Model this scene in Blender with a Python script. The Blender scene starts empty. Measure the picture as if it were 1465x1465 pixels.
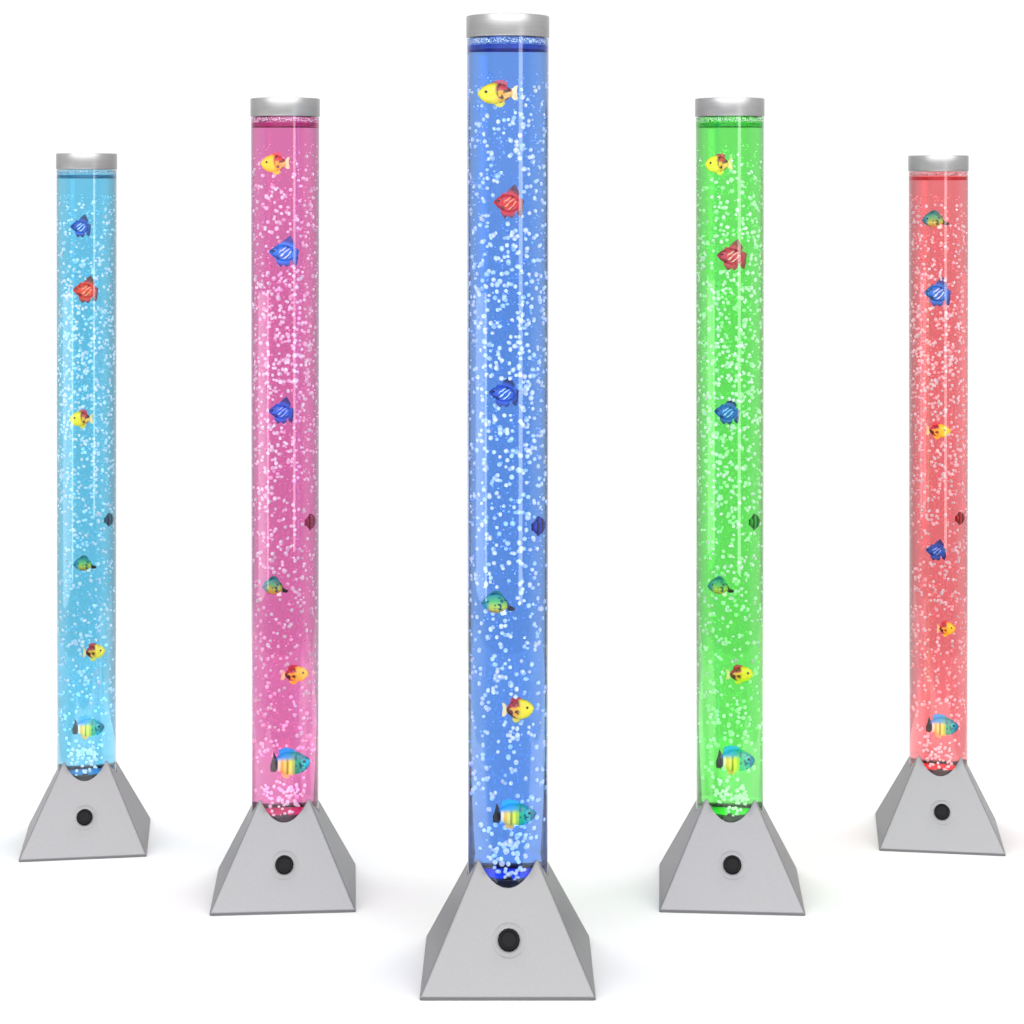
import bpy, math, random
from math import sin, cos, pi, sqrt, radians

# ------------------------------------------------------------------ scale, camera, light
S = 0.00085                      # metres per picture unit at the middle lamp
D = 3000.0                       # camera distance to the middle lamp, in units
HC = 1113.0                      # camera height in units
YH = 272.0                       # horizon row in the 1465 px picture
W = 1465.0
sc = bpy.context.scene
COL = sc.collection

cam_d = bpy.data.cameras.new("camera")
cam_d.sensor_width = 36.0
cam_d.lens = 36.0 * D / W
cam_d.shift_y = -(W / 2 - YH) / W
cam_d.clip_start = 0.05
cam_d.clip_end = 2000.0
cam = bpy.data.objects.new("camera", cam_d)
COL.objects.link(cam)
cam.location = (0, -D * S, HC * S)
cam.rotation_euler = (pi / 2, 0, 0)
sc.camera = cam

sc.view_settings.view_transform = 'Standard'
sc.view_settings.look = 'None'
sc.view_settings.exposure = 0.0
sc.view_settings.gamma = 1.0
sc.view_settings.use_curve_mapping = False
sc.render.engine = 'CYCLES'
cy = sc.cycles
cy.max_bounces = 20
cy.transmission_bounces = 16
cy.glossy_bounces = 8
cy.diffuse_bounces = 4
cy.transparent_max_bounces = 16
cy.caustics_refractive = True
cy.caustics_reflective = False
cy.blur_glossy = 0.0
cy.sample_clamp_indirect = 8.0
try:
    cy.use_denoising = True
    cy.denoiser = 'OPENIMAGEDENOISE'
except Exception:
    pass

# studio surround: white in front, behind and overhead, darker to the two sides
wd = bpy.data.worlds.new("World")
sc.world = wd
wd.use_nodes = True
nt = wd.node_tree
nt.nodes.clear()
n_out = nt.nodes.new('ShaderNodeOutputWorld')
n_bg = nt.nodes.new('ShaderNodeBackground')
n_bg.inputs['Color'].default_value = (1, 1, 1, 1)
nt.links.new(n_bg.outputs[0], n_out.inputs[0])
n_tc = nt.nodes.new('ShaderNodeTexCoord')
n_sep = nt.nodes.new('ShaderNodeSeparateXYZ')
nt.links.new(n_tc.outputs['Generated'], n_sep.inputs[0])


def wmath(op, a, b=None):
    n = nt.nodes.new('ShaderNodeMath'); n.operation = op
    for i, q in enumerate((a, b)):
        if q is None:
            continue
        if isinstance(q, (int, float)):
            n.inputs[i].default_value = q
        else:
            nt.links.new(q, n.inputs[i])
    return n.outputs[0]


def wstep(src, lo, hi, v0, v1):
    """from v0 at lo to v1 at hi (lo < hi), eased"""
    n = nt.nodes.new('ShaderNodeMapRange'); n.interpolation_type = 'SMOOTHSTEP'
    for nm, q in (('From Min', lo), ('From Max', hi), ('To Min', v0), ('To Max', v1)):
        n.inputs[nm].default_value = q
    nt.links.new(src, n.inputs['Value'])
    return n.outputs[0]


SIDE, TOP, FRONT, LOBE = 0.95, 0.70, 13.0, 15.0
wx, wy, wz = (n_sep.outputs[q] for q in 'XYZ')
ax = wmath('ABSOLUTE', wx)
w_all = wmath('SUBTRACT', 1.04, wmath('MULTIPLY', wstep(ax, 0.45, 0.95, 0.0, 1.0), wstep(wz, 0.10, 0.45, 0.62, 1.04 - SIDE)))
w_all = wmath('MULTIPLY', w_all, wstep(wz, 0.25, 0.75, 1.0, TOP))
w_fr = wmath('MULTIPLY', wstep(wy, -0.80, -0.25, FRONT, 0.0), wmath('MULTIPLY', wstep(wz, 0.20, 0.36, 0.0, 1.0), wstep(wz, 0.55, 0.80, 1.0, 0.0)))  # unseen bright band added in front to light bubbles and base fronts
w_all = wmath('MULTIPLY', w_all, wmath('ADD', w_fr, 1.0))
# low part of the world behind the camera, dimmed to clear the tube reflections
w_dim = wmath('MULTIPLY', wstep(wy, -0.60, -0.20, 0.50, 0.0), wstep(wz, 0.12, 0.22, 1.0, 0.0))
w_dim = wmath('ADD', w_dim, wmath('MULTIPLY', wstep(wy, -0.45, -0.10, 0.40, 0.0), wstep(wz, -0.06, 0.02, 1.0, 0.0)))
w_all = wmath('MULTIPLY', w_all, wmath('SUBTRACT', 1.0, w_dim))
# bright world patch added low in front to light the bubbles from below
w_all = wmath('ADD', w_all, wmath('MULTIPLY', wstep(wy, -0.75, -0.25, 10.0, 0.0), wstep(wz, -0.52, -0.38, 1.0, 0.0)))
# two round bright world patches added overhead, left and right, for floor shadows
el_, az_ = radians(62), radians(108)
l_dir = (sin(az_) * cos(el_), -cos(az_) * cos(el_), sin(el_))
w_dot = wmath('ADD', wmath('ADD', wmath('MULTIPLY', ax, l_dir[0]), wmath('MULTIPLY', wy, l_dir[1])), wmath('MULTIPLY', wz, l_dir[2]))
w_all = wmath('ADD', w_all, wstep(w_dot, 0.935, 0.975, 0.0, LOBE))
nt.links.new(w_all, n_bg.inputs['Strength'])


def softbox(name, loc, target, sx, sy, radiance, color=(1, 1, 1)):
    l = bpy.data.lights.new(name, 'AREA')
    l.shape = 'RECTANGLE'
    l.size, l.size_y = sx, sy
    l.energy = radiance * pi * sx * sy
    l.color = color
    o = bpy.data.objects.new(name, l)
    COL.objects.link(o)
    o.location = loc
    dx, dy, dz = (target[i] - loc[i] for i in range(3))
    o.rotation_euler = (math.atan2(sqrt(dx * dx + dy * dy), -dz), 0, math.atan2(dy, dx) - pi / 2)
    return o


def polar(deg, r, z):            # direction measured from "towards the camera", right positive
    a = radians(deg)
    return (sin(a) * r, -cos(a) * r, z)


softbox("strip_softbox", polar(37, 2.2, 0.66), (0, 0.2, 0.66), 0.44, 1.28, 3.2)
softbox("side_softbox", polar(-88, 2.3, 0.36), (0, 0.2, 0.36), 1.35, 0.70, 1.5)
softbox("edge_softbox", polar(-66, 2.3, 0.36), (0, 0.2, 0.36), 0.26, 0.70, 3.6)
softbox("cap_softbox", polar(-15, 3.2, 1.53), (0, 0.0, 1.10), 0.60, 0.30, 1.6)


# ------------------------------------------------------------------ materials
def mat(name):
    m = bpy.data.materials.new(name)
    m.use_nodes = True
    m.node_tree.nodes.clear()
    o = m.node_tree.nodes.new('ShaderNodeOutputMaterial')
    return m, m.node_tree, o


def principled(name, color, rough=0.5, metal=0.0, coat=0.0, spec=0.5):
    m, t, o = mat(name)
    p = t.nodes.new('ShaderNodeBsdfPrincipled')
    p.inputs['Base Color'].default_value = (*color, 1)
    p.inputs['Roughness'].default_value = rough
    p.inputs['Metallic'].default_value = metal
    p.inputs['Coat Weight'].default_value = coat
    p.inputs['Specular IOR Level'].default_value = spec
    t.links.new(p.outputs[0], o.inputs['Surface'])
    return m, t, p


def noise(t, scale, detail=4, coord='Object', stretch=None):
    tc = t.nodes.new('ShaderNodeTexCoord')
    n = t.nodes.new('ShaderNodeTexNoise')
    n.inputs['Scale'].default_value = scale
    n.inputs['Detail'].default_value = detail
    if stretch:
        mp = t.nodes.new('ShaderNodeMapping')
        mp.inputs['Scale'].default_value = stretch
        t.links.new(tc.outputs[coord], mp.inputs[0])
        t.links.new(mp.outputs[0], n.inputs['Vector'])
    else:
        t.links.new(tc.outputs[coord], n.inputs['Vector'])
    return n


def ramp(t, src, stops, interp='LINEAR'):
    r = t.nodes.new('ShaderNodeValToRGB')
    r.color_ramp.interpolation = interp
    e = r.color_ramp.elements
    while len(e) < len(stops):
        e.new(0.5)
    for el, (pos, c) in zip(e, stops):
        el.position = pos
        el.color = (*c, 1)
    t.links.new(src, r.inputs[0])
    return r


# white sweep
M_FLOOR, t, p = principled("white_sweep", (0.275, 0.275, 0.275), 0.9, spec=0.1)

# satin silver plastic of the bases
M_BASE, t, p = principled("silver_plastic", (0.49, 0.487, 0.505), 0.40, 0.35, spec=0.35)
n = noise(t, 420, 5)
r = ramp(t, n.outputs['Fac'], [(0.3, (0.091, 0.090, 0.094)), (0.7, (0.098, 0.097, 0.101))])
t.links.new(r.outputs[0], p.inputs['Base Color'])
n2 = noise(t, 900, 2)
b = t.nodes.new('ShaderNodeBump'); b.inputs['Strength'].default_value = 0.05; b.inputs['Distance'].default_value = 0.001
t.links.new(n2.outputs['Fac'], b.inputs['Height']); t.links.new(b.outputs[0], p.inputs['Normal'])

# brushed metal caps, brush marks run round the cap
CAP_ROUGH = 0.30
M_CAP, t, p = principled("brushed_aluminium", (0.3, 0.3, 0.3), CAP_ROUGH, 0.45, spec=0.3)
n = noise(t, 60, 4, stretch=(0.6, 0.6, 30))
r = ramp(t, n.outputs['Fac'], [(0.3, (0.170, 0.169, 0.170)), (0.7, (0.205, 0.204, 0.205))])
t.links.new(r.outputs[0], p.inputs['Base Color'])

M_KNOB, t, p = principled("black_rubber", (0.002, 0.002, 0.0025), 0.42, spec=0.05)
M_NOZZLE, t, p = principled("black_nozzle", (0.006, 0.006, 0.006), 0.5)

# bubbles: thin white scattering skins
M_BUB, t, o = mat("bubble_skin")
d_ = t.nodes.new('ShaderNodeBsdfDiffuse'); d_.inputs['Color'].default_value = (0.95, 0.97, 1.0, 1)
tr = t.nodes.new('ShaderNodeBsdfTranslucent'); tr.inputs['Color'].default_value = (0.95, 0.97, 1.0, 1)
mx = t.nodes.new('ShaderNodeMixShader'); mx.inputs[0].default_value = 0.35
t.links.new(d_.outputs[0], mx.inputs[1]); t.links.new(tr.outputs[0], mx.inputs[2])
t.links.new(mx.outputs[0], o.inputs['Surface'])

def absorb(t, o, trans, path):
    """even absorption: trans is what is left of white after path"""
    v = t.nodes.new('ShaderNodeVolumeAbsorption')
    sig = [-math.log(c) / path for c in trans]
    dens = max(sig) * 1.02
    v.inputs['Density'].default_value = dens
    v.inputs['Color'].default_value = (*[1 - q / dens for q in sig], 1)
    t.links.new(v.outputs[0], o.inputs['Volume'])


def tube_material(trans, scale):
    """acrylic tinted in place of lamp light carried by the wall; trans is what is left of white after the longest path inside the wall"""
    m, t, o = mat("glow_tinted_acrylic")
    g = t.nodes.new('ShaderNodeBsdfGlass'); g.inputs['IOR'].default_value = 1.49; g.inputs['Roughness'].default_value = 0.0
    t.links.new(g.outputs[0], o.inputs['Surface'])
    absorb(t, o, trans, 38 * S * scale)  # wall tint stands in for coloured lamp light running along the acrylic
    return m


def water_material(name, trans, scale):
    """dyed water; trans is what is left of white after one tube diameter"""
    m, t, o = mat(name)
    g = t.nodes.new('ShaderNodeBsdfGlass'); g.inputs['IOR'].default_value = 1.333; g.inputs['Roughness'].default_value = 0.0
    t.links.new(g.outputs[0], o.inputs['Surface'])
    absorb(t, o, trans, 2 * 54.5 * S * scale)
    return m


# ------------------------------------------------------------------ mesh helpers
def link(name, verts, faces, material, parent=None, smooth=True, sharp=None):
    me = bpy.data.meshes.new(name)
    me.from_pydata(verts, [], faces)
    me.materials.append(material)
    me.validate()
    if smooth:
        for p_ in me.polygons:
            p_.use_smooth = True
        if sharp:
            me.set_sharp_from_angle(angle=radians(sharp))
    me.update()
    o = bpy.data.objects.new(name, me)
    COL.objects.link(o)
    if parent:
        o.parent = parent
    return o


def lathe(profile, n=96, closed_ends=True):
    """profile: list of (radius, z) bottom to top."""
    v, f = [], []
    for (r_, z) in profile:
        for k in range(n):
            a = 2 * pi * k / n
            v.append((r_ * cos(a), r_ * sin(a), z))
    m_ = len(profile)
    for i in range(m_ - 1):
        for k in range(n):
            a, b_ = i * n + k, i * n + (k + 1) % n
            f.append((a, b_, b_ + n, a + n))
    if closed_ends:
        f.append(tuple(reversed(range(n))))
        f.append(tuple((m_ - 1) * n + k for k in range(n)))
    return v, f


def torus_ring(r0, r1, z0, z1, n=96):
    prof = [(r0, z0), (r1, z0), (r1, z1), (r0, z1)]
    v, f = [], []
    for (r_, z) in prof:
        for k in range(n):
            a = 2 * pi * k / n
            v.append((r_ * cos(a), r_ * sin(a), z))
    for i in range(4):
        for k in range(n):
            j = (i + 1) % 4
            f.append((i * n + k, i * n + (k + 1) % n, j * n + (k + 1) % n, j * n + k))
    return v, f


def sc_v(v, s):
    return [(a * s, b_ * s, c * s) for a, b_, c in v]


# ------------------------------------------------------------------ setting
floor = link("floor", [(-1.1, -0.36, 0), (1.1, -0.36, 0), (1.1, 1.75, 0), (-1.1, 1.75, 0)], [(0, 1, 2, 3)], M_FLOOR, smooth=False)
floor["kind"] = "structure"

# ------------------------------------------------------------------ lamps
A = 120.5                        # half width of the base at the floor
SLOPE = 133.0 / 63.5             # rise of a base face per unit inwards
R_OPEN = 58.8
R_IN = 57.2
LIP = 5.0
RHO = 3.0


def rsq(w, th):
    """distance from the axis to a rounded square of half width w in direction th"""
    c, s_ = abs(cos(th)), abs(sin(th))
    rho = min(RHO, w * 0.4)
    q = w - rho
    if c < s_:
        c, s_ = s_, c
    r_ = w / c
    if r_ * s_ <= q:
        return r_
    bq = q * (c + s_)
    return bq + sqrt(max(0.0, bq * bq - 2 * q * q + rho * rho))


def base_mesh():
    ths = []
    for q in range(4):
        for t_ in [-45, -44.6, -44.2, -43.8, -43.3, -42.6, -41.5, -40, -37, -33, -28, -22, -16, -10, -5, 0, 5, 10, 16, 22, 28, 33, 37, 40, 41.5, 42.6, 43.3, 43.8, 44.2, 44.6]:
            ths.append(radians(q * 90 + t_))
    n_ = len(ths)
    rows = []
    rows.append([(A, 0.0, th) for th in ths])
    rows.append([(A, LIP - 0.6, th) for th in ths])
    rows.append([(A - 0.6, LIP, th) for th in ths])
    wt = []
    for th in ths:
        lo, hi = 10.0, A
        for _ in range(50):
            mid = (lo + hi) / 2
            if rsq(mid, th) > R_OPEN:
                hi = mid
            else:
                lo = mid
        wt.append(hi)
    K = 14
    for k in range(K + 1):
        f_ = k / K
        rows.append([((A - 0.9) * (1 - f_) + wt[i] * f_, None, ths[i]) for i in range(n_)])
    v = []
    for row in rows:
        for (w, z, th) in row:
            if z is None:
                z = LIP - 1.2 + SLOPE * (A - w)
            r_ = rsq(w, th)
            v.append((r_ * cos(th), r_ * sin(th), z))
    top = v[-n_:]
    for (x, y, z) in top:                       # rim of the cut-out, a little rounded
        k_ = (R_OPEN - 0.5) / R_OPEN
        v.append((x * k_, y * k_, z + 0.3))
    for (x, y, z) in top:
        k_ = R_IN / R_OPEN
        v.append((x * k_, y * k_, z + 0.1))
    for (x, y, z) in top:
        k_ = R_IN / R_OPEN
        v.append((x * k_, y * k_, 50.0))
    nr = len(v) // n_
    f = []
    for i in range(nr - 1):
        for k in range(n_):
            f.append((i * n_ + k, i * n_ + (k + 1) % n_, (i + 1) * n_ + (k + 1) % n_, (i + 1) * n_ + k))
    f.append(tuple(reversed(range(n_))))
    return v, f


def knob_mesh():
    """a push-on rotary knob along -y from its seat"""
    prof = [(15.0, 0), (15.2, 3.0), (15.0, 8.5), (13.6, 10.2), (11.0, 10.6), (10.2, 9.6), (8.6, 9.4), (4.0, 9.6), (0.01, 9.7)]
    n_ = 48
    v, f = [], []
    for (r_, h) in prof:
        for k in range(n_):
            a = 2 * pi * k / n_
            rr = r_ * (1 + (0.012 * cos(16 * a) if 1 < h < 10 and r_ > 13 else 0))
            v.append((rr * cos(a), -h, rr * sin(a)))
    for i in range(len(prof) - 1):
        for k in range(n_):
            f.append((i * n_ + k, i * n_ + (k + 1) % n_, (i + 1) * n_ + (k + 1) % n_, (i + 1) * n_ + k))
    return v, f


def knob_ring_mesh():
    v, f = [], []
    n_ = 48
    prof = [(16.0, -1.0), (16.3, 0.2), (22.8, 0.4), (23.6, 0.2), (23.8, -1.0)]
    for (r_, h) in prof:
        for k in range(n_):
            a = 2 * pi * k / n_
            v.append((r_ * cos(a), -h, r_ * sin(a)))
    for i in range(len(prof) - 1):
        for k in range(n_):
            f.append((i * n_ + k, i * n_ + (k + 1) % n_, (i + 1) * n_ + (k + 1) % n_, (i + 1) * n_ + k))
    return v, f


def ball(n_lon=10, n_lat=7):
    v, f = [(0, 0, 1)], []
    for i in range(1, n_lat):
        for k in range(n_lon):
            a, b_ = pi * i / n_lat, 2 * pi * k / n_lon
            v.append((sin(a) * cos(b_), sin(a) * sin(b_), cos(a)))
    v.append((0, 0, -1))
    for k in range(n_lon):
        f.append((0, 1 + k, 1 + (k + 1) % n_lon))
    for i in range(n_lat - 2):
        for k in range(n_lon):
            a, b_ = 1 + i * n_lon + k, 1 + i * n_lon + (k + 1) % n_lon
            f.append((a, a + n_lon, b_ + n_lon, b_))
    last = len(v) - 1
    o_ = 1 + (n_lat - 2) * n_lon
    for k in range(n_lon):
        f.append((last, o_ + (k + 1) % n_lon, o_ + k))
    return v, f


def fit_lamp(y_front, y_top):
    """distance (relative) and size of a lamp from the rows of its front foot and of its cap's top edge"""
    k, s_ = 1.1, 0.9
    for _ in range(60):
        k = (HC * D / (y_front - YH) + A * s_) / D
        s_ = (HC + (YH - y_top) * (k * D - 59.3 * s_) / D) / 1358.0
    return k, s_


BV, BF = ball()
bub_me = bpy.data.meshes.new("bubble")
bub_me.from_pydata(BV, [], BF)
bub_me.materials.append(M_BUB)
for p_ in bub_me.polygons:
    p_.use_smooth = True

R_TOP, R_BOT = 58.3, 57.0        # the acrylic tube
Z_TOP = 1358.0
Z_CAP0 = 1326.5
WR = 3.2                         # wall
Z_W0, Z_W1 = 62.0, 1325.0
Z_PLUG = 141.0
Y_FACE_KNOB = 71.0               # height of the knob centre


def bubbles_for(seed, keepout):
    """(x, y, z, radius) of every bubble; keepout: fish as (x, y, z, r)"""
    rnd = random.Random(seed)
    out = []

    def ok(x, y, z):
        for (fx, fy, fz, fr) in keepout:
            if abs(z - fz) < fr * 0.8 and abs(x - fx) < fr and y < fy + 6:
                return False
        return True
    tries = 0
    while len(out) < 960 and tries < 15000:
        tries += 1
        z = 165 + (1262 - 165) * rnd.random()
        # an even drift, thicker in the upper-middle of the column
        dens = 0.62 + 0.38 * math.exp(-((z - 930) / 190) ** 2)
        if z > 1190:
            dens *= 0.75
        if rnd.random() > dens:
            continue
        lim = 50.0
        if z < 330:
            lim = min(50.0, 18 + (z - 150) * 0.30)
            if rnd.random() < 0.12:
                lim = 50.0
        x = lim * (2 * rnd.random() - 1)
        y = -sqrt(51.5 ** 2 - x * x) * (1 - 0.55 * rnd.random() ** 1.5)
        if not ok(x, y, z):
            continue
        q = rnd.random()
        size = 2.3 + 0.9 * rnd.random() if q < 0.8 else 3.1 + 0.6 * rnd.random()
        out.append((x, y, z, size))
    for _ in range(40):                          # the jet over the nozzle
        z = 138 + 56 * rnd.random()
        lim = 12 + (z - 130) * 0.42
        x = lim * (2 * rnd.random() - 1)
        out.append((x, -sqrt(51 ** 2 - x * x) * (0.75 + 0.2 * rnd.random()), z, 2.3 + 1.0 * rnd.random()))
    for _ in range(900):                        # fine froth, thicker towards the top
        z = 190 + 1090 * (rnd.random() ** 0.55)
        x = 51 * (2 * rnd.random() - 1)
        y = -sqrt(52 ** 2 - x * x) * (0.55 - 1.2 * rnd.random())
        if ok(x, y, z):
            out.append((x, y, z, 0.7 + 0.8 * rnd.random()))
    for _ in range(520):                         # fine white specks added to pale the band over the seal
        a = 2 * pi * rnd.random()
        rr = 53.0 - 6 * rnd.random() ** 2
        out.append((rr * cos(a), rr * sin(a), 1318.0 + 6.0 * rnd.random(), 0.55 + 0.4 * rnd.random()))
    return out


def make_lamp(px, y_front, y_top, trans, wall, led, dark, label, seed, keepout):
    k, s = fit_lamp(y_front, y_top)
    u = S * s
    root = bpy.data.objects.new("bubble_lamp", None)
    COL.objects.link(root)
    root.location = ((px - W / 2) * k * S, (k - 1) * D * S, 0)
    root.rotation_euler = (0, 0, -0.70 * math.atan2(px - W / 2, D))
    root["label"] = label
    root["category"] = "bubble lamp"
    root["group"] = "bubble lamps standing in a row"
    # base
    v, f = base_mesh()
    base = link("base", sc_v(v, u), f, M_BASE, root, sharp=28)
    tilt = math.atan2(1.0, SLOPE)                # lean of the front face from the vertical
    w = A - (Y_FACE_KNOB - LIP + 1.2) / SLOPE
    v, f = knob_ring_mesh()
    ring = link("knob_ring", sc_v(v, u), f, M_BASE, base, sharp=30)
    ring.location = (1.5 * u, -w * u, Y_FACE_KNOB * u)
    ring.rotation_euler = (-tilt, 0, 0)
    v, f = knob_mesh()
    kn = link("control_knob", sc_v(v, u), f, M_KNOB, base, sharp=35)
    kn.location = (1.5 * u, -w * u, Y_FACE_KNOB * u)
    kn.rotation_euler = (-tilt, 0, 0)
    # tube, water, seal, cap
    # the acrylic is a shell; the water reaches a hair into its wall so that no air lies between
    ri_b, ri_t = R_BOT - WR, R_TOP - WR
    prof = [(R_BOT, 56), (R_BOT, 130), (R_TOP, 1200), (R_TOP, Z_CAP0 + 6), (ri_t, Z_CAP0 + 6), (ri_t, 1200), (ri_b, 130), (ri_b, 56)]
    n_ = 96
    v, f = lathe(prof, n_, closed_ends=False)
    f += [(7 * n_ + q, 7 * n_ + (q + 1) % n_, (q + 1) % n_, q) for q in range(n_)]
    link("tube", sc_v(v, u), f, tube_material(wall, s), root, sharp=40)
    v, f = lathe([(ri_b + 0.2, Z_W0), (ri_b + 0.2, 130), (ri_t + 0.2, 1200), (ri_t + 0.2, Z_W1)])
    water = link("water", sc_v(v, u), f, water_material("dyed_water", trans, s), root, sharp=40)
    v, f = torus_ring(50.5, R_TOP - WR - 0.25, 1309.0, 1315.5)
    link("water_seal", sc_v(v, u), f, principled('tinted_seal', dark, 0.5, spec=0.1)[0], water, sharp=40)
    v, f = lathe([(57.6, Z_CAP0), (58.9, Z_CAP0 + 0.9), (59.3, Z_CAP0 + 2.2), (59.3, Z_TOP - 1.6), (58.8, Z_TOP - 0.4), (57.8, Z_TOP)])
    link("cap", sc_v(v, u), f, M_CAP, root, sharp=25)
    # plug and nozzle at the foot of the water
    v, f = lathe([(44, 64), (44, Z_PLUG - 3), (30, Z_PLUG - 4), (20, Z_PLUG - 5)])
    plug = link("plug", sc_v(v, u), f, principled('glow_painted_plug', tuple(min(0.85, q * 2.2) for q in dark), 0.4, spec=0.2)[0], root, sharp=40)  # lamp glow at the foot is put into the plug colour
    v, f = torus_ring(40, 53.2, Z_PLUG - 8, Z_PLUG + 1)
    link("plug_rim", sc_v(v, u), f, principled('dark_plug_rim', tuple(q * 0.06 for q in dark), 0.4, spec=0.1)[0], plug, sharp=40)
    v, f = lathe([(8.5, 90), (8.5, Z_PLUG - 8), (7, Z_PLUG), (4.5, Z_PLUG + 4)], 32)
    nz = link("air_nozzle", sc_v([(x, y - 44.5, z) for x, y, z in v], u), f, M_NOZZLE, plug, sharp=40)
    # the light in the foot of the lamp
    ld = bpy.data.lights.new("lamp_light", 'SPOT')
    ld.energy = 2.2 * s * s
    ld.color = led
    ld.spot_size = radians(150)
    ld.spot_blend = 0.6
    ld.shadow_soft_size = 6 * u
    lo = bpy.data.objects.new("lamp_light", ld)
    COL.objects.link(lo)
    lo.parent = root
    lo.location = (0, 0, (Z_PLUG + 10) * u)
    lo.rotation_euler = (pi, 0, 0)
    # bubbles
    bl = bubbles_for(seed, keepout)
    bl.sort(key=lambda b_: (-b_[3] + 0.02 * b_[1]))
    rnd = random.Random(seed + 9)
    v, f = [], []
    for i, (x, y, z, r_) in enumerate(bl):
        sx, sz = 1 + 0.18 * (rnd.random() - .5), 1 + 0.35 * (rnd.random() - .4)
        if i < 100:
            b_ = bpy.data.objects.new("bubble", bub_me)
            COL.objects.link(b_)
            b_.parent = water
            b_.location = (x * u, y * u, z * u)
            b_.scale = (r_ * sx * u, r_ * sx * u, r_ * sz * u)
        else:
            o_ = len(v)
            v += [((x + a * r_ * sx) * u, (y + c * r_ * sx) * u, (z + d * r_ * sz) * u) for a, c, d in BV]
            f += [tuple(o_ + q for q in fa) for fa in BF]
    rest = link("bubbles", v, f, M_BUB, water)
    rest["kind"] = "stuff"
    return root, k, s


# ------------------------------------------------------------------ toy fish
def fish_coord(t):
    tc = t.nodes.new('ShaderNodeTexCoord')
    sp = t.nodes.new('ShaderNodeSeparateXYZ')
    t.links.new(tc.outputs['Object'], sp.inputs[0])
    return tc, sp


def mapr(t, src, a, b_):
    m = t.nodes.new('ShaderNodeMapRange')
    m.inputs['From Min'].default_value = a
    m.inputs['From Max'].default_value = b_
    t.links.new(src, m.inputs['Value'])
    return m.outputs[0]


def mixc(t, fac, a, b_):
    m = t.nodes.new('ShaderNodeMix'); m.data_type = 'RGBA'
    if isinstance(fac, float):
        m.inputs[0].default_value = fac
    else:
        t.links.new(fac, m.inputs[0])
    for sock, val in ((m.inputs[6], a), (m.inputs[7], b_)):
        if isinstance(val, tuple):
            sock.default_value = (*val, 1)
        else:
            t.links.new(val, sock)
    return m.outputs[2]


def step(t, src, lo, hi):
    m = t.nodes.new('ShaderNodeMapRange'); m.interpolation_type = 'SMOOTHSTEP'
    m.inputs['From Min'].default_value = lo
    m.inputs['From Max'].default_value = hi
    t.links.new(src, m.inputs['Value'])
    return m.outputs[0]


def spots(t, scale, thr, seed):
    tc = t.nodes.new('ShaderNodeTexCoord')
    mp = t.nodes.new('ShaderNodeMapping')
    mp.inputs['Location'].default_value = (seed, seed * .37, 0)
    t.links.new(tc.outputs['Object'], mp.inputs[0])
    n_ = t.nodes.new('ShaderNodeTexNoise')
    n_.inputs['Scale'].default_value = scale
    n_.inputs['Detail'].default_value = 1
    t.links.new(mp.outputs[0], n_.inputs['Vector'])
    return step(t, n_.outputs['Fac'], thr, thr + 0.05)


def waves(t, scale, dist, direction, thr):
    tc = t.nodes.new('ShaderNodeTexCoord')
    w = t.nodes.new('ShaderNodeTexWave')
    w.bands_direction = direction
    w.inputs['Scale'].default_value = scale
    w.inputs['Distortion'].default_value = dist
    w.inputs['Detail'].default_value = 1
    t.links.new(tc.outputs['Object'], w.inputs['Vector'])
    return step(t, w.outputs['Fac'], thr, thr + 0.12)


def streaks(t):
    """three short pale streaks leaning towards the tail in the middle of the flank"""
    tc, sp = fish_coord(t)

    def mth(op, a, b_):
        n_ = t.nodes.new('ShaderNodeMath'); n_.operation = op
        for i, q in enumerate((a, b_)):
            if isinstance(q, (int, float)):
                n_.inputs[i].default_value = q
            else:
                t.links.new(q, n_.inputs[i])
        return n_.outputs[0]
    wob = t.nodes.new('ShaderNodeTexNoise'); wob.inputs['Scale'].default_value = 6.0
    t.links.new(tc.outputs['Object'], wob.inputs['Vector'])
    v = mth('ADD', mth('SUBTRACT', mth('MULTIPLY', sp.outputs['X'], 0.75), mth('MULTIPLY', sp.outputs['Z'], 0.9)), mth('MULTIPLY', wob.outputs['Fac'], 0.16))
    band = mth('PINGPONG', v, 0.075)
    on = step(t, band, 0.046, 0.060)
    dx = mth('SUBTRACT', sp.outputs['X'], 0.04)
    rr = mth('ADD', mth('MULTIPLY', dx, dx), mth('MULTIPLY', sp.outputs['Z'], sp.outputs['Z']))
    keep = t.nodes.new('ShaderNodeMapRange'); keep.interpolation_type = 'SMOOTHSTEP'
    for nm, q in (('From Min', 0.030), ('From Max', 0.055), ('To Min', 1.0), ('To Max', 0.0)):
        keep.inputs[nm].default_value = q
    t.links.new(rr, keep.inputs['Value'])
    return mth('MULTIPLY', on, keep.outputs[0])


FM = {}


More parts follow.
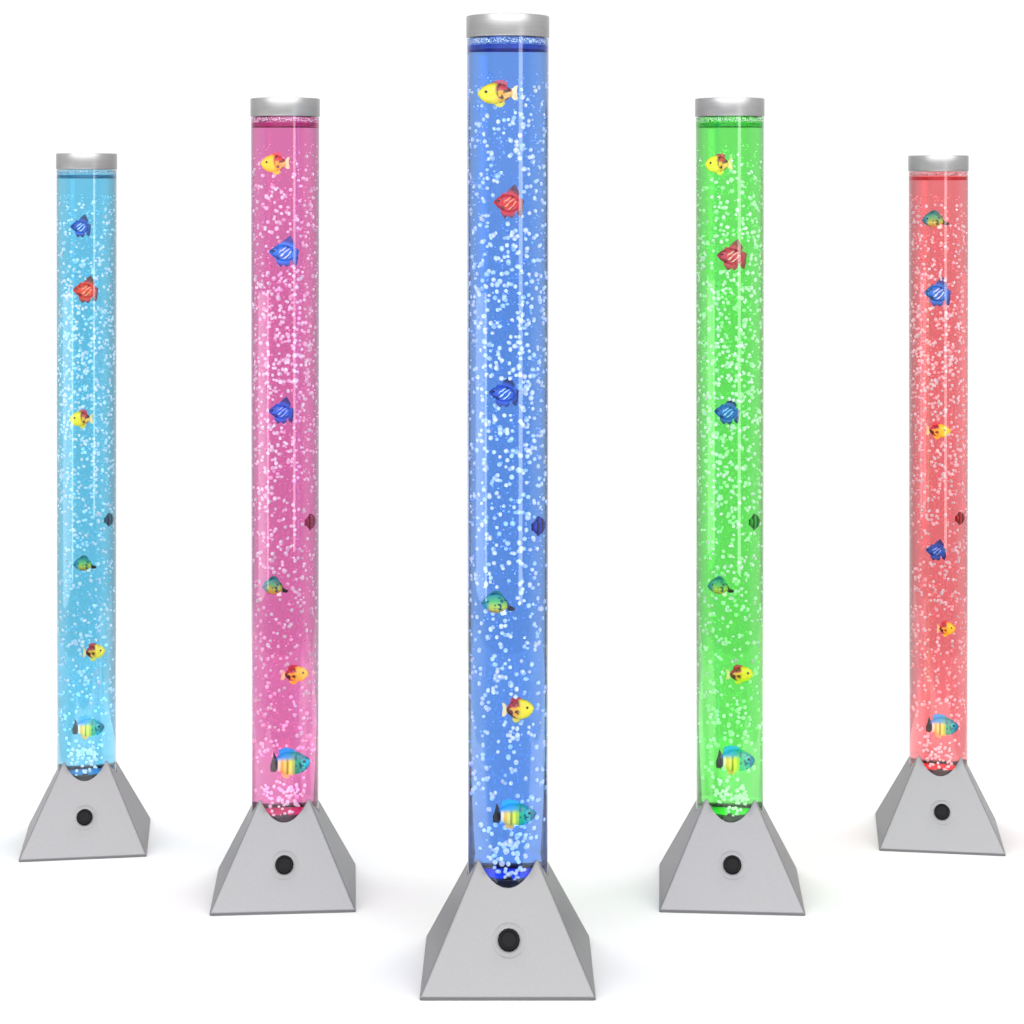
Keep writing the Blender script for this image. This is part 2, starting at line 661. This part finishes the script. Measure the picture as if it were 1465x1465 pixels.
def fish_mats(kind, tone):
    key = (kind, tone)
    if key in FM:
        return FM[key]
    ms = {}
    if kind == 'dotted':                         # yellow fish with red and brown patches
        m, t, p = principled("yellow_patched_fish", (0.8, 0.6, 0.02), 0.35, spec=0.25)
        tc, sp = fish_coord(t)
        r_ = ramp(t, mapr(t, sp.outputs['X'], -0.5, 0.5), [(0.0, (0.85, 0.72, 0.03)), (0.45, (0.86, 0.60, 0.03)), (0.62, (0.80, 0.33, 0.03)), (0.9, (0.85, 0.50, 0.15))])
        back = step(t, sp.outputs['X'], -0.08, 0.06)
        up = step(t, sp.outputs['Z'], 0.05, 0.12)
        mul = t.nodes.new('ShaderNodeMath'); mul.operation = 'MULTIPLY'
        t.links.new(back, mul.inputs[0]); t.links.new(up, mul.inputs[1])
        c = mixc(t, mul.outputs[0], r_.outputs[0], (0.55, 0.03, 0.04))
        sm = t.nodes.new('ShaderNodeMath'); sm.operation = 'MULTIPLY'
        t.links.new(spots(t, 7.0, 0.49, 3.1), sm.inputs[0]); t.links.new(back, sm.inputs[1])
        c = mixc(t, sm.outputs[0], c, (0.10, 0.015, 0.01))
        t.links.new(c, p.inputs['Base Color'])
        ms['body'] = m
        ms['tail'] = principled("pale_orange_fin", (0.85, 0.62, 0.30), 0.4)[0]
        ms['dorsal'] = principled("red_fin", (0.5, 0.03, 0.06), 0.4)[0]
        ms['ventral'] = principled("yellow_fin", (0.75, 0.55, 0.03), 0.4)[0]
    elif kind == 'fan':                          # tall-finned fish of one strong colour
        base, line, tip = {
            'red': ((0.62, 0.012, 0.02), (0.85, 0.30, 0.10), (0.10, 0.01, 0.03)),
            'crimson': ((0.50, 0.02, 0.07), (0.85, 0.40, 0.45), (0.22, 0.01, 0.03)),
            'scarlet': ((0.70, 0.04, 0.02), (0.90, 0.35, 0.15), (0.12, 0.02, 0.03)),
            'navy': ((0.02, 0.07, 0.36), (0.45, 0.62, 0.85), (0.005, 0.015, 0.09)),
            'blue': ((0.01, 0.17, 0.62), (0.55, 0.78, 0.95), (0.01, 0.04, 0.25)),
            'royal': ((0.015, 0.10, 0.50), (0.25, 0.48, 0.90), (0.006, 0.02, 0.16)),
        }[tone]
        m, t, p = principled(tone + "_fish_body", base, 0.35, spec=0.25)
        c = mixc(t, spots(t, 8.0, 0.56, 2.2), base, tuple(q * 0.35 for q in base))
        c = mixc(t, streaks(t), c, line)
        t.links.new(c, p.inputs['Base Color'])
        ms['body'] = m
        m, t, p = principled(tone + "_fish_fin", base, 0.4)
        tc, sp = fish_coord(t)
        ln = t.nodes.new('ShaderNodeVectorMath'); ln.operation = 'LENGTH'
        t.links.new(tc.outputs['Object'], ln.inputs[0])
        edge = step(t, ln.outputs['Value'], 0.33, 0.47)
        c = mixc(t, edge, base, tip)
        t.links.new(c, p.inputs['Base Color'])
        ms['tail'] = ms['dorsal'] = ms['ventral'] = m
    elif kind == 'green':                        # round green fish, black tail
        m, t, p = principled("green_fish_body", (0.03, 0.3, 0.2), 0.35, spec=0.25)
        tc, sp = fish_coord(t)
        r_ = ramp(t, mapr(t, sp.outputs['Z'], -0.36, 0.36), [(0.05, (0.55, 0.25, 0.04)), (0.35, (0.42, 0.50, 0.05)), (0.6, (0.06, 0.38, 0.12)), (0.85, (0.01, 0.19, 0.20))])
        nose = step(t, sp.outputs['X'], -0.22, -0.30)
        m2 = t.nodes.new('ShaderNodeMapRange'); m2.interpolation_type = 'SMOOTHSTEP'
        m2.inputs['From Min'].default_value = -0.36; m2.inputs['From Max'].default_value = -0.2
        m2.inputs['To Min'].default_value = 1; m2.inputs['To Max'].default_value = 0
        t.links.new(sp.outputs['X'], m2.inputs['Value'])
        c = mixc(t, m2.outputs[0], r_.outputs[0], (0.01, 0.22, 0.30))
        c = mixc(t, spots(t, 8.0, 0.57, 5.1), c, (0.004, 0.07, 0.08))
        t.links.new(c, p.inputs['Base Color'])
        ms['body'] = m
        ms['tail'] = principled("black_fin", (0.012, 0.006, 0.012), 0.4)[0]
        ms['dorsal'] = principled("deep_teal_fin", (0.004, 0.12, 0.13), 0.4)[0]
        ms['ventral'] = principled("white_fin", (0.8, 0.75, 0.65), 0.4)[0]
    elif kind == 'striped':                      # striped fish, black tail, blue back
        m, t, p = principled("striped_fish_body", (0.5, 0.5, 0.1), 0.35, spec=0.25)
        tc, sp = fish_coord(t)
        k_ = mapr(t, sp.outputs['X'], 0.5, -0.5)    # 0 at the tail, 1 at the nose
        r_ = ramp(t, k_, [(0.0, (0.01, 0.01, 0.012)), (0.205, (0.85, 0.80, 0.62)), (0.27, (0.85, 0.50, 0.06)), (0.34, (0.85, 0.72, 0.18)),
                          (0.41, (0.35, 0.33, 0.02)), (0.46, (0.80, 0.78, 0.08)), (0.53, (0.40, 0.62, 0.05)), (0.60, (0.02, 0.42, 0.22)), (0.72, (0.02, 0.50, 0.48)), (0.86, (0.02, 0.22, 0.35))], 'CONSTANT')
        up = step(t, sp.outputs['Z'], 0.06, 0.20)
        r2 = ramp(t, k_, [(0.0, (0.01, 0.01, 0.012)), (0.2, (0.02, 0.28, 0.75)), (0.5, (0.01, 0.33, 0.55)), (0.62, (0.01, 0.35, 0.22)), (0.8, (0.02, 0.30, 0.40))])
        c = mixc(t, up, r_.outputs[0], r2.outputs[0])
        sm = t.nodes.new('ShaderNodeMath'); sm.operation = 'MULTIPLY'
        t.links.new(spots(t, 11.0, 0.58, 1.3), sm.inputs[0])
        front = t.nodes.new('ShaderNodeMapRange'); front.inputs['From Min'].default_value = -0.05; front.inputs['From Max'].default_value = -0.15
        t.links.new(sp.outputs['X'], front.inputs['Value']); t.links.new(front.outputs[0], sm.inputs[1])
        c = mixc(t, sm.outputs[0], c, (0.0, 0.10, 0.16))
        t.links.new(c, p.inputs['Base Color'])
        ms['body'] = m
        ms['tail'] = principled("black_fin", (0.012, 0.012, 0.015), 0.4)[0]
        ms['dorsal'] = principled("sky_blue_fin", (0.01, 0.36, 0.80), 0.4)[0]
        ms['ventral'] = principled("orange_fin", (0.75, 0.42, 0.10), 0.4)[0]
    else:                                        # dark round fish seen end-on
        base = {'blue': (0.012, 0.03, 0.30), 'pink': (0.30, 0.01, 0.09), 'green': (0.01, 0.24, 0.02), 'pale': (0.02, 0.10, 0.16), 'red': (0.36, 0.008, 0.015)}[tone]
        m, t, p = principled(tone + "_dark_fish_body", base, 0.3, spec=0.2)
        tc, sp = fish_coord(t)
        c = mixc(t, waves(t, 0.9, 0.3, 'X', 0.6), base, (0.002, 0.002, 0.004))
        t.links.new(c, p.inputs['Base Color'])
        ms['body'] = m
        ms['tail'] = ms['dorsal'] = ms['ventral'] = principled(tone + "_dark_fin", tuple(q * 0.3 for q in base), 0.4, spec=0.2)[0]
    ms['eye'] = FM.get('eye') or principled("fish_eye", (0.006, 0.005, 0.005), 0.15)[0]
    FM['eye'] = ms['eye']
    FM[key] = ms
    return ms


def body_mesh(prof, thick, n=20):
    """prof: (x, z_low, z_high) from nose to tail root; elliptical sections"""
    v, f = [], []
    for (x, z0, z1) in prof:
        zc, h = (z0 + z1) / 2, (z1 - z0) / 2
        th = thick * min(1.0, h / 0.16)
        for k in range(n):
            a = 2 * pi * k / n
            v.append((x, th * sin(a), zc + h * cos(a)))
    for i in range(len(prof) - 1):
        for k in range(n):
            f.append((i * n + k, i * n + (k + 1) % n, (i + 1) * n + (k + 1) % n, (i + 1) * n + k))
    f.append(tuple(reversed(range(n))))
    f.append(tuple((len(prof) - 1) * n + k for k in range(n)))
    return v, f


def fin_mesh(outline, th=0.03):
    n = len(outline)
    cx = sum(q[0] for q in outline) / n
    cz = sum(q[1] for q in outline) / n
    v = [(x, -th * 0.35, z) for x, z in outline] + [(x, th * 0.35, z) for x, z in outline]
    v += [(cx, -th, cz), (cx, th, cz)]
    f = []
    for k in range(n):
        j = (k + 1) % n
        f.append((k, j, j + n, k + n))
        f.append((k, 2 * n, j))
        f.append((k + n, j + n, 2 * n + 1))
    return v, f


SHAPES = {
    # every shape is one unit long, nose at -x
    'dotted': dict(
        body=[(-.50, -.02, .02), (-.46, -.10, .09), (-.38, -.20, .18), (-.26, -.28, .27), (-.10, -.31, .32), (.06, -.29, .31), (.20, -.21, .24), (.30, -.12, .14), (.36, -.07, .08)],
        tail=[(.31, .03), (.40, .20), (.50, .24), (.46, .06), (.50, -.18), (.40, -.20), (.31, -.06)],
        dorsal=[(-.16, .27), (-.06, .37), (.12, .40), (.24, .32), (.22, .18), (.0, .22)],
        ventral=[(-.12, -.26), (-.02, -.38), (.10, -.40), (.18, -.30), (.14, -.18)],
        eye=(-.27, .05, .045), thick=.15),
    'fan': dict(
        body=[(-.50, .02, .06), (-.44, -.05, .12), (-.34, -.15, .21), (-.20, -.25, .29), (-.02, -.31, .31), (.14, -.29, .27), (.27, -.22, .19), (.35, -.14, .10)],
        tail=[(.26, .14), (.36, .20), (.50, .10), (.47, -.06), (.46, -.26), (.40, -.46), (.28, -.38), (.22, -.14)],
        dorsal=[(-.30, .18), (-.22, .34), (-.10, .34), (.02, .50), (.20, .64), (.27, .50), (.36, .34), (.30, .10), (.0, .16)],
        ventral=[(-.28, -.12), (-.26, -.32), (-.14, -.50), (-.02, -.42), (.08, -.50), (.18, -.42), (.22, -.20), (.0, -.14)],
        eye=(-.33, .08, .035), thick=.14),
    'green': dict(
        body=[(-.50, -.06, -.02), (-.44, -.13, .08), (-.34, -.22, .20), (-.20, -.29, .30), (-.04, -.31, .33), (.10, -.27, .26), (.20, -.19, .14), (.27, -.15, .02)],
        tail=[(.18, .10), (.24, .10), (.32, -.06), (.50, -.14), (.46, -.22), (.30, -.23), (.20, -.10)],
        dorsal=[(-.24, .25), (-.10, .38), (.04, .37), (.15, .24), (.0, .22)],
        ventral=[(.02, -.24), (.10, -.38), (.24, -.34), (.20, -.16)],
        eye=(-.30, .04, .035), thick=.15),
    'striped': dict(
        body=[(-.50, -.03, .03), (-.45, -.12, .11), (-.34, -.22, .20), (-.20, -.28, .29), (-.04, -.30, .34), (.12, -.26, .33), (.25, -.18, .24), (.34, -.12, .14)],
        tail=[(.27, .04), (.31, .18), (.37, .34), (.41, .14), (.46, -.02), (.45, -.18), (.33, -.20), (.28, -.10)],
        dorsal=[(-.22, .22), (-.08, .38), (.10, .44), (.25, .38), (.26, .20), (.05, .24)],
        ventral=[(-.04, -.24), (.04, -.38), (.16, -.34), (.22, -.16)],
        eye=(-.34, .05, .035), thick=.14),
    'dark': dict(
        body=[(-.46, -.06, .06), (-.42, -.18, .18), (-.30, -.32, .32), (-.14, -.41, .41), (.06, -.41, .41), (.24, -.32, .32), (.36, -.18, .18), (.40, -.08, .08)],
        tail=[(.34, .06), (.42, .20), (.50, .16), (.47, .0), (.50, -.16), (.42, -.20), (.34, -.06)],
        dorsal=[(-.16, .36), (-.02, .48), (.12, .47), (.20, .32)],
        ventral=[(-.12, -.36), (.0, -.48), (.12, -.47), (.18, -.32)],
        eye=(-.24, .10, .06), thick=.26),
}


def subdivide_smooth(v, f):
    return v, f


FISH_MESH = {}


def fish_meshes(kind, tone):
    key = (kind, tone)
    if key not in FISH_MESH:
        sh, ms = SHAPES[kind], fish_mats(kind, tone)
        d = {}
        for part in ('body', 'tail', 'dorsal', 'ventral', 'eye'):
            if part == 'body':
                v, f = body_mesh(sh['body'], sh['thick'])
            elif part == 'eye':
                r_ = sh['eye'][2]
                v, f = sc_v(BV, r_), BF
            else:
                v, f = fin_mesh(sh[part])
            me = bpy.data.meshes.new({'body': 'body', 'tail': 'tail_fin', 'dorsal': 'dorsal_fin', 'ventral': 'belly_fin', 'eye': 'eye'}[part])
            me.from_pydata(v, [], f)
            me.materials.append(ms[part])
            for q in me.polygons:
                q.use_smooth = True
            if part not in ('body', 'eye'):
                me.set_sharp_from_angle(angle=radians(40))
            d[part] = me
        FISH_MESH[key] = d
    return FISH_MESH[key]


def make_fish(px, py, wpx, hpx, kind, tone, right, label, lamp_px, k, s, tilt=0.0, depth=0.78):
    """a toy fish whose centre shows at (px, py) inside the lamp standing at lamp_px"""
    rin = 54.0 * s
    rho = rin * depth
    y = -rho
    for _ in range(6):
        off = (px - W / 2) * (k * D + y) / D - (lamp_px - W / 2) * k    # units, sideways from the tube's axis
        c = max(-0.97, min(0.97, off / (rho * 1.06)))
        y = -rho * sqrt(1 - c * c)
    x = rho * c
    dist = k * D + y                             # from the camera, units
    z = HC - (py - YH) * dist / D
    root = bpy.data.objects.new("toy_fish", None)
    COL.objects.link(root)
    root.location = (((lamp_px - W / 2) * k + x) * S, ((k - 1) * D + y) * S, z * S)
    length = wpx * k * S * 0.97
    sh = SHAPES[kind]
    zs = [q[1] for part in ('tail', 'dorsal', 'ventral') for q in sh[part]]
    hgt = (max(zs) - min(zs)) * wpx
    root.scale = (length, length * 0.75, length * hpx / hgt)
    root.rotation_euler = (0, radians(tilt), math.asin(max(-1, min(1, c))) * 0.75 + (pi if right else 0))
    root["label"] = label
    root["category"] = "toy fish"
    root["group"] = "plastic fish floating in the bubble lamps"
    d = fish_meshes(kind, tone)
    body = None
    for part, nm in (('body', 'body'), ('tail', 'tail_fin'), ('dorsal', 'dorsal_fin'), ('ventral', 'belly_fin')):
        o_ = bpy.data.objects.new(nm, d[part])
        COL.objects.link(o_)
        o_.parent = root
        if part == 'body':
            body = o_
    ex, ez, er = sh['eye']
    for side in (-1, 1):
        e = bpy.data.objects.new("eye", d['eye'])
        COL.objects.link(e)
        e.parent = body
        e.location = (ex, side * sh['thick'] * 0.90, ez)
    return root, (off, y, z, max(wpx, hpx) * 0.5 * k)


LAMPS = [
    # axis px, front foot row, top row, light left of white, lamp colour, label, fish
    dict(px=726.5, y0=1431.5, y1=18.6, trans=(0.145, 0.345, 0.86), wall=(0.30, 0.48, 0.90), led=(0.38, 0.51, 1.00), dark=(0.004, 0.03, 0.26), seed=11,
         label="tallest bubble lamp, dark blue water, standing in the middle of the row",
         fish=[(712, 134, 58, 40, 'dotted', '', False, "large yellow fish with red patches near the top of the dark blue lamp", 0),
               (728, 291, 42, 50, 'fan', 'red', False, "red fan finned fish in the upper part of the dark blue lamp", 0),
               (721, 563, 42, 45, 'fan', 'navy', False, "navy blue fan finned fish with pale lines in the dark blue lamp", 0),
               (769, 752, 28, 29, 'dark', 'blue', True, "dark round fish against the right wall of the dark blue lamp", 0),
               (713, 862, 48, 36, 'green', '', False, "round green fish with black tail in the dark blue lamp", 0),
               (741, 1014, 46, 38, 'dotted', '', True, "yellow fish with brown patches in the lower part of the dark blue lamp", 0),
               (735, 1165, 64, 44, 'striped', '', True, "striped yellow and teal fish just above the base of the dark blue lamp", 0)]),
    dict(px=408, y0=1308, y1=139, trans=(0.76, 0.205, 0.47), wall=(0.84, 0.28, 0.55), led=(1.00, 0.37, 0.65), dark=(0.24, 0.006, 0.09), seed=23,
         label="pink bubble lamp between the pale blue lamp and the dark blue lamp",
         fish=[(394, 234, 42, 33, 'dotted', '', False, "orange yellow fish with red patches near the top of the pink lamp", 0),
               (407, 362, 42, 46, 'fan', 'blue', False, "bright blue fan finned fish, the upper blue one in the pink lamp", 0),
               (403, 589, 36, 40, 'fan', 'royal', False, "royal blue fan finned fish halfway up the pink lamp, the lower blue one", 0),
               (443, 746, 21, 24, 'dark', 'pink', True, "dark round fish against the right wall of the pink lamp", 0),
               (394, 838, 38, 30, 'green', '', False, "round green fish with black tail in the pink lamp", 0),
               (422, 964, 40, 29, 'dotted', '', True, "orange yellow fish with brown patches in the lower part of the pink lamp", 0),
               (415, 1092, 60, 46, 'striped', '', True, "striped yellow and blue fish just above the base of the pink lamp", 0)]),
    dict(px=1044, y0=1308, y1=139, trans=(0.18, 0.86, 0.155), wall=(0.30, 0.84, 0.30), led=(0.37, 1.00, 0.38), dark=(0.008, 0.26, 0.012), seed=37,
         label="green bubble lamp between the dark blue lamp and the red lamp",
         fish=[(1028, 235, 40, 32, 'dotted', '', False, "orange yellow fish with red patches near the top of the green lamp", 0),
               (1047, 367, 42, 46, 'fan', 'crimson', False, "crimson fan finned fish in the upper part of the green lamp", 0),
               (1040, 590, 36, 40, 'fan', 'royal', False, "royal blue fan finned fish halfway up the green lamp", 0),
               (1078, 746, 21, 24, 'dark', 'green', True, "dark round fish against the right wall of the green lamp", 0),
               (1031, 838, 38, 29, 'green', '', False, "dark teal round fish with black tail in the green lamp", 0),
               (1058, 964, 40, 29, 'dotted', '', True, "orange fish with brown patches in the lower part of the green lamp", 0),
               (1051, 1088, 58, 44, 'striped', '', True, "striped cream and blue fish just above the base of the green lamp", 0)]),
    dict(px=124, y0=1230, y1=219, trans=(0.18, 0.63, 0.87), wall=(0.32, 0.66, 0.86), led=(0.37, 0.75, 1.00), dark=(0.01, 0.10, 0.19), seed=41,
         label="pale blue bubble lamp at the far left end of the row",
         fish=[(116, 325, 29, 34, 'fan', 'navy', False, "small navy blue fan finned fish near the top of the pale blue lamp", 0),
               (123, 416, 35, 41, 'fan', 'scarlet', False, "scarlet fan finned fish in the upper part of the pale blue lamp", 0),
               (117, 599, 33, 28, 'dotted', '', False, "small yellow fish with red patches halfway up the pale blue lamp", 0),
               (155, 743, 18, 20, 'dark', 'pale', True, "dark round fish against the right wall of the pale blue lamp", 0),
               (122, 806, 32, 25, 'green', '', False, "small round green fish with black tail in the pale blue lamp", 0),
               (135, 932, 32, 27, 'dotted', '', True, "small orange yellow fish in the lower part of the pale blue lamp", 0),
               (126, 1041, 46, 36, 'striped', '', True, "striped yellow and green fish just above the base of the pale blue lamp", 0)]),
    dict(px=1342.5, y0=1221.5, y1=222, trans=(0.90, 0.225, 0.245), wall=(0.88, 0.28, 0.32), led=(1.00, 0.34, 0.34), dark=(0.34, 0.006, 0.012), seed=53,
         label="red bubble lamp at the far right end of the row",
         fish=[(1338, 314, 38, 28, 'green', '', False, "round teal green fish with black tail near the top of the red lamp", 0),
               (1341, 420, 37, 44, 'fan', 'blue', False, "bright blue fan finned fish, the upper blue one in the red lamp", 0),
               (1342, 616, 34, 25, 'dotted', '', True, "yellow fish with red patches halfway up the red lamp", 0),
               (1372, 741, 18, 20, 'dark', 'red', True, "dark round fish against the right wall of the red lamp", 0),
               (1339, 788, 29, 32, 'fan', 'royal', False, "small royal blue fan finned fish below the middle of the red lamp", 0),
               (1353, 899, 26, 24, 'dotted', '', True, "small yellow fish in the lower part of the red lamp", 0),
               (1347, 1039, 48, 36, 'striped', '', True, "striped teal fish with dark tail just above the base of the red lamp", 0)]),
]

for L in LAMPS:
    k, s = fit_lamp(L['y0'], L['y1'])
    keep = []
    for (fx, fy, fw, fh, kind, tone, right, label, tilt) in L['fish']:
        _, (ox, oy, oz, orr) = make_fish(fx, fy, fw, fh, kind, tone, right, label, L['px'], k, s, tilt,
                                         depth=0.80 if kind != 'dark' else 0.84)
        keep.append((ox / s, oy / s, oz / s, orr / s))
    make_lamp(L['px'], L['y0'], L['y1'], L['trans'], L['wall'], L['led'], L['dark'], L['label'], L['seed'], keep)
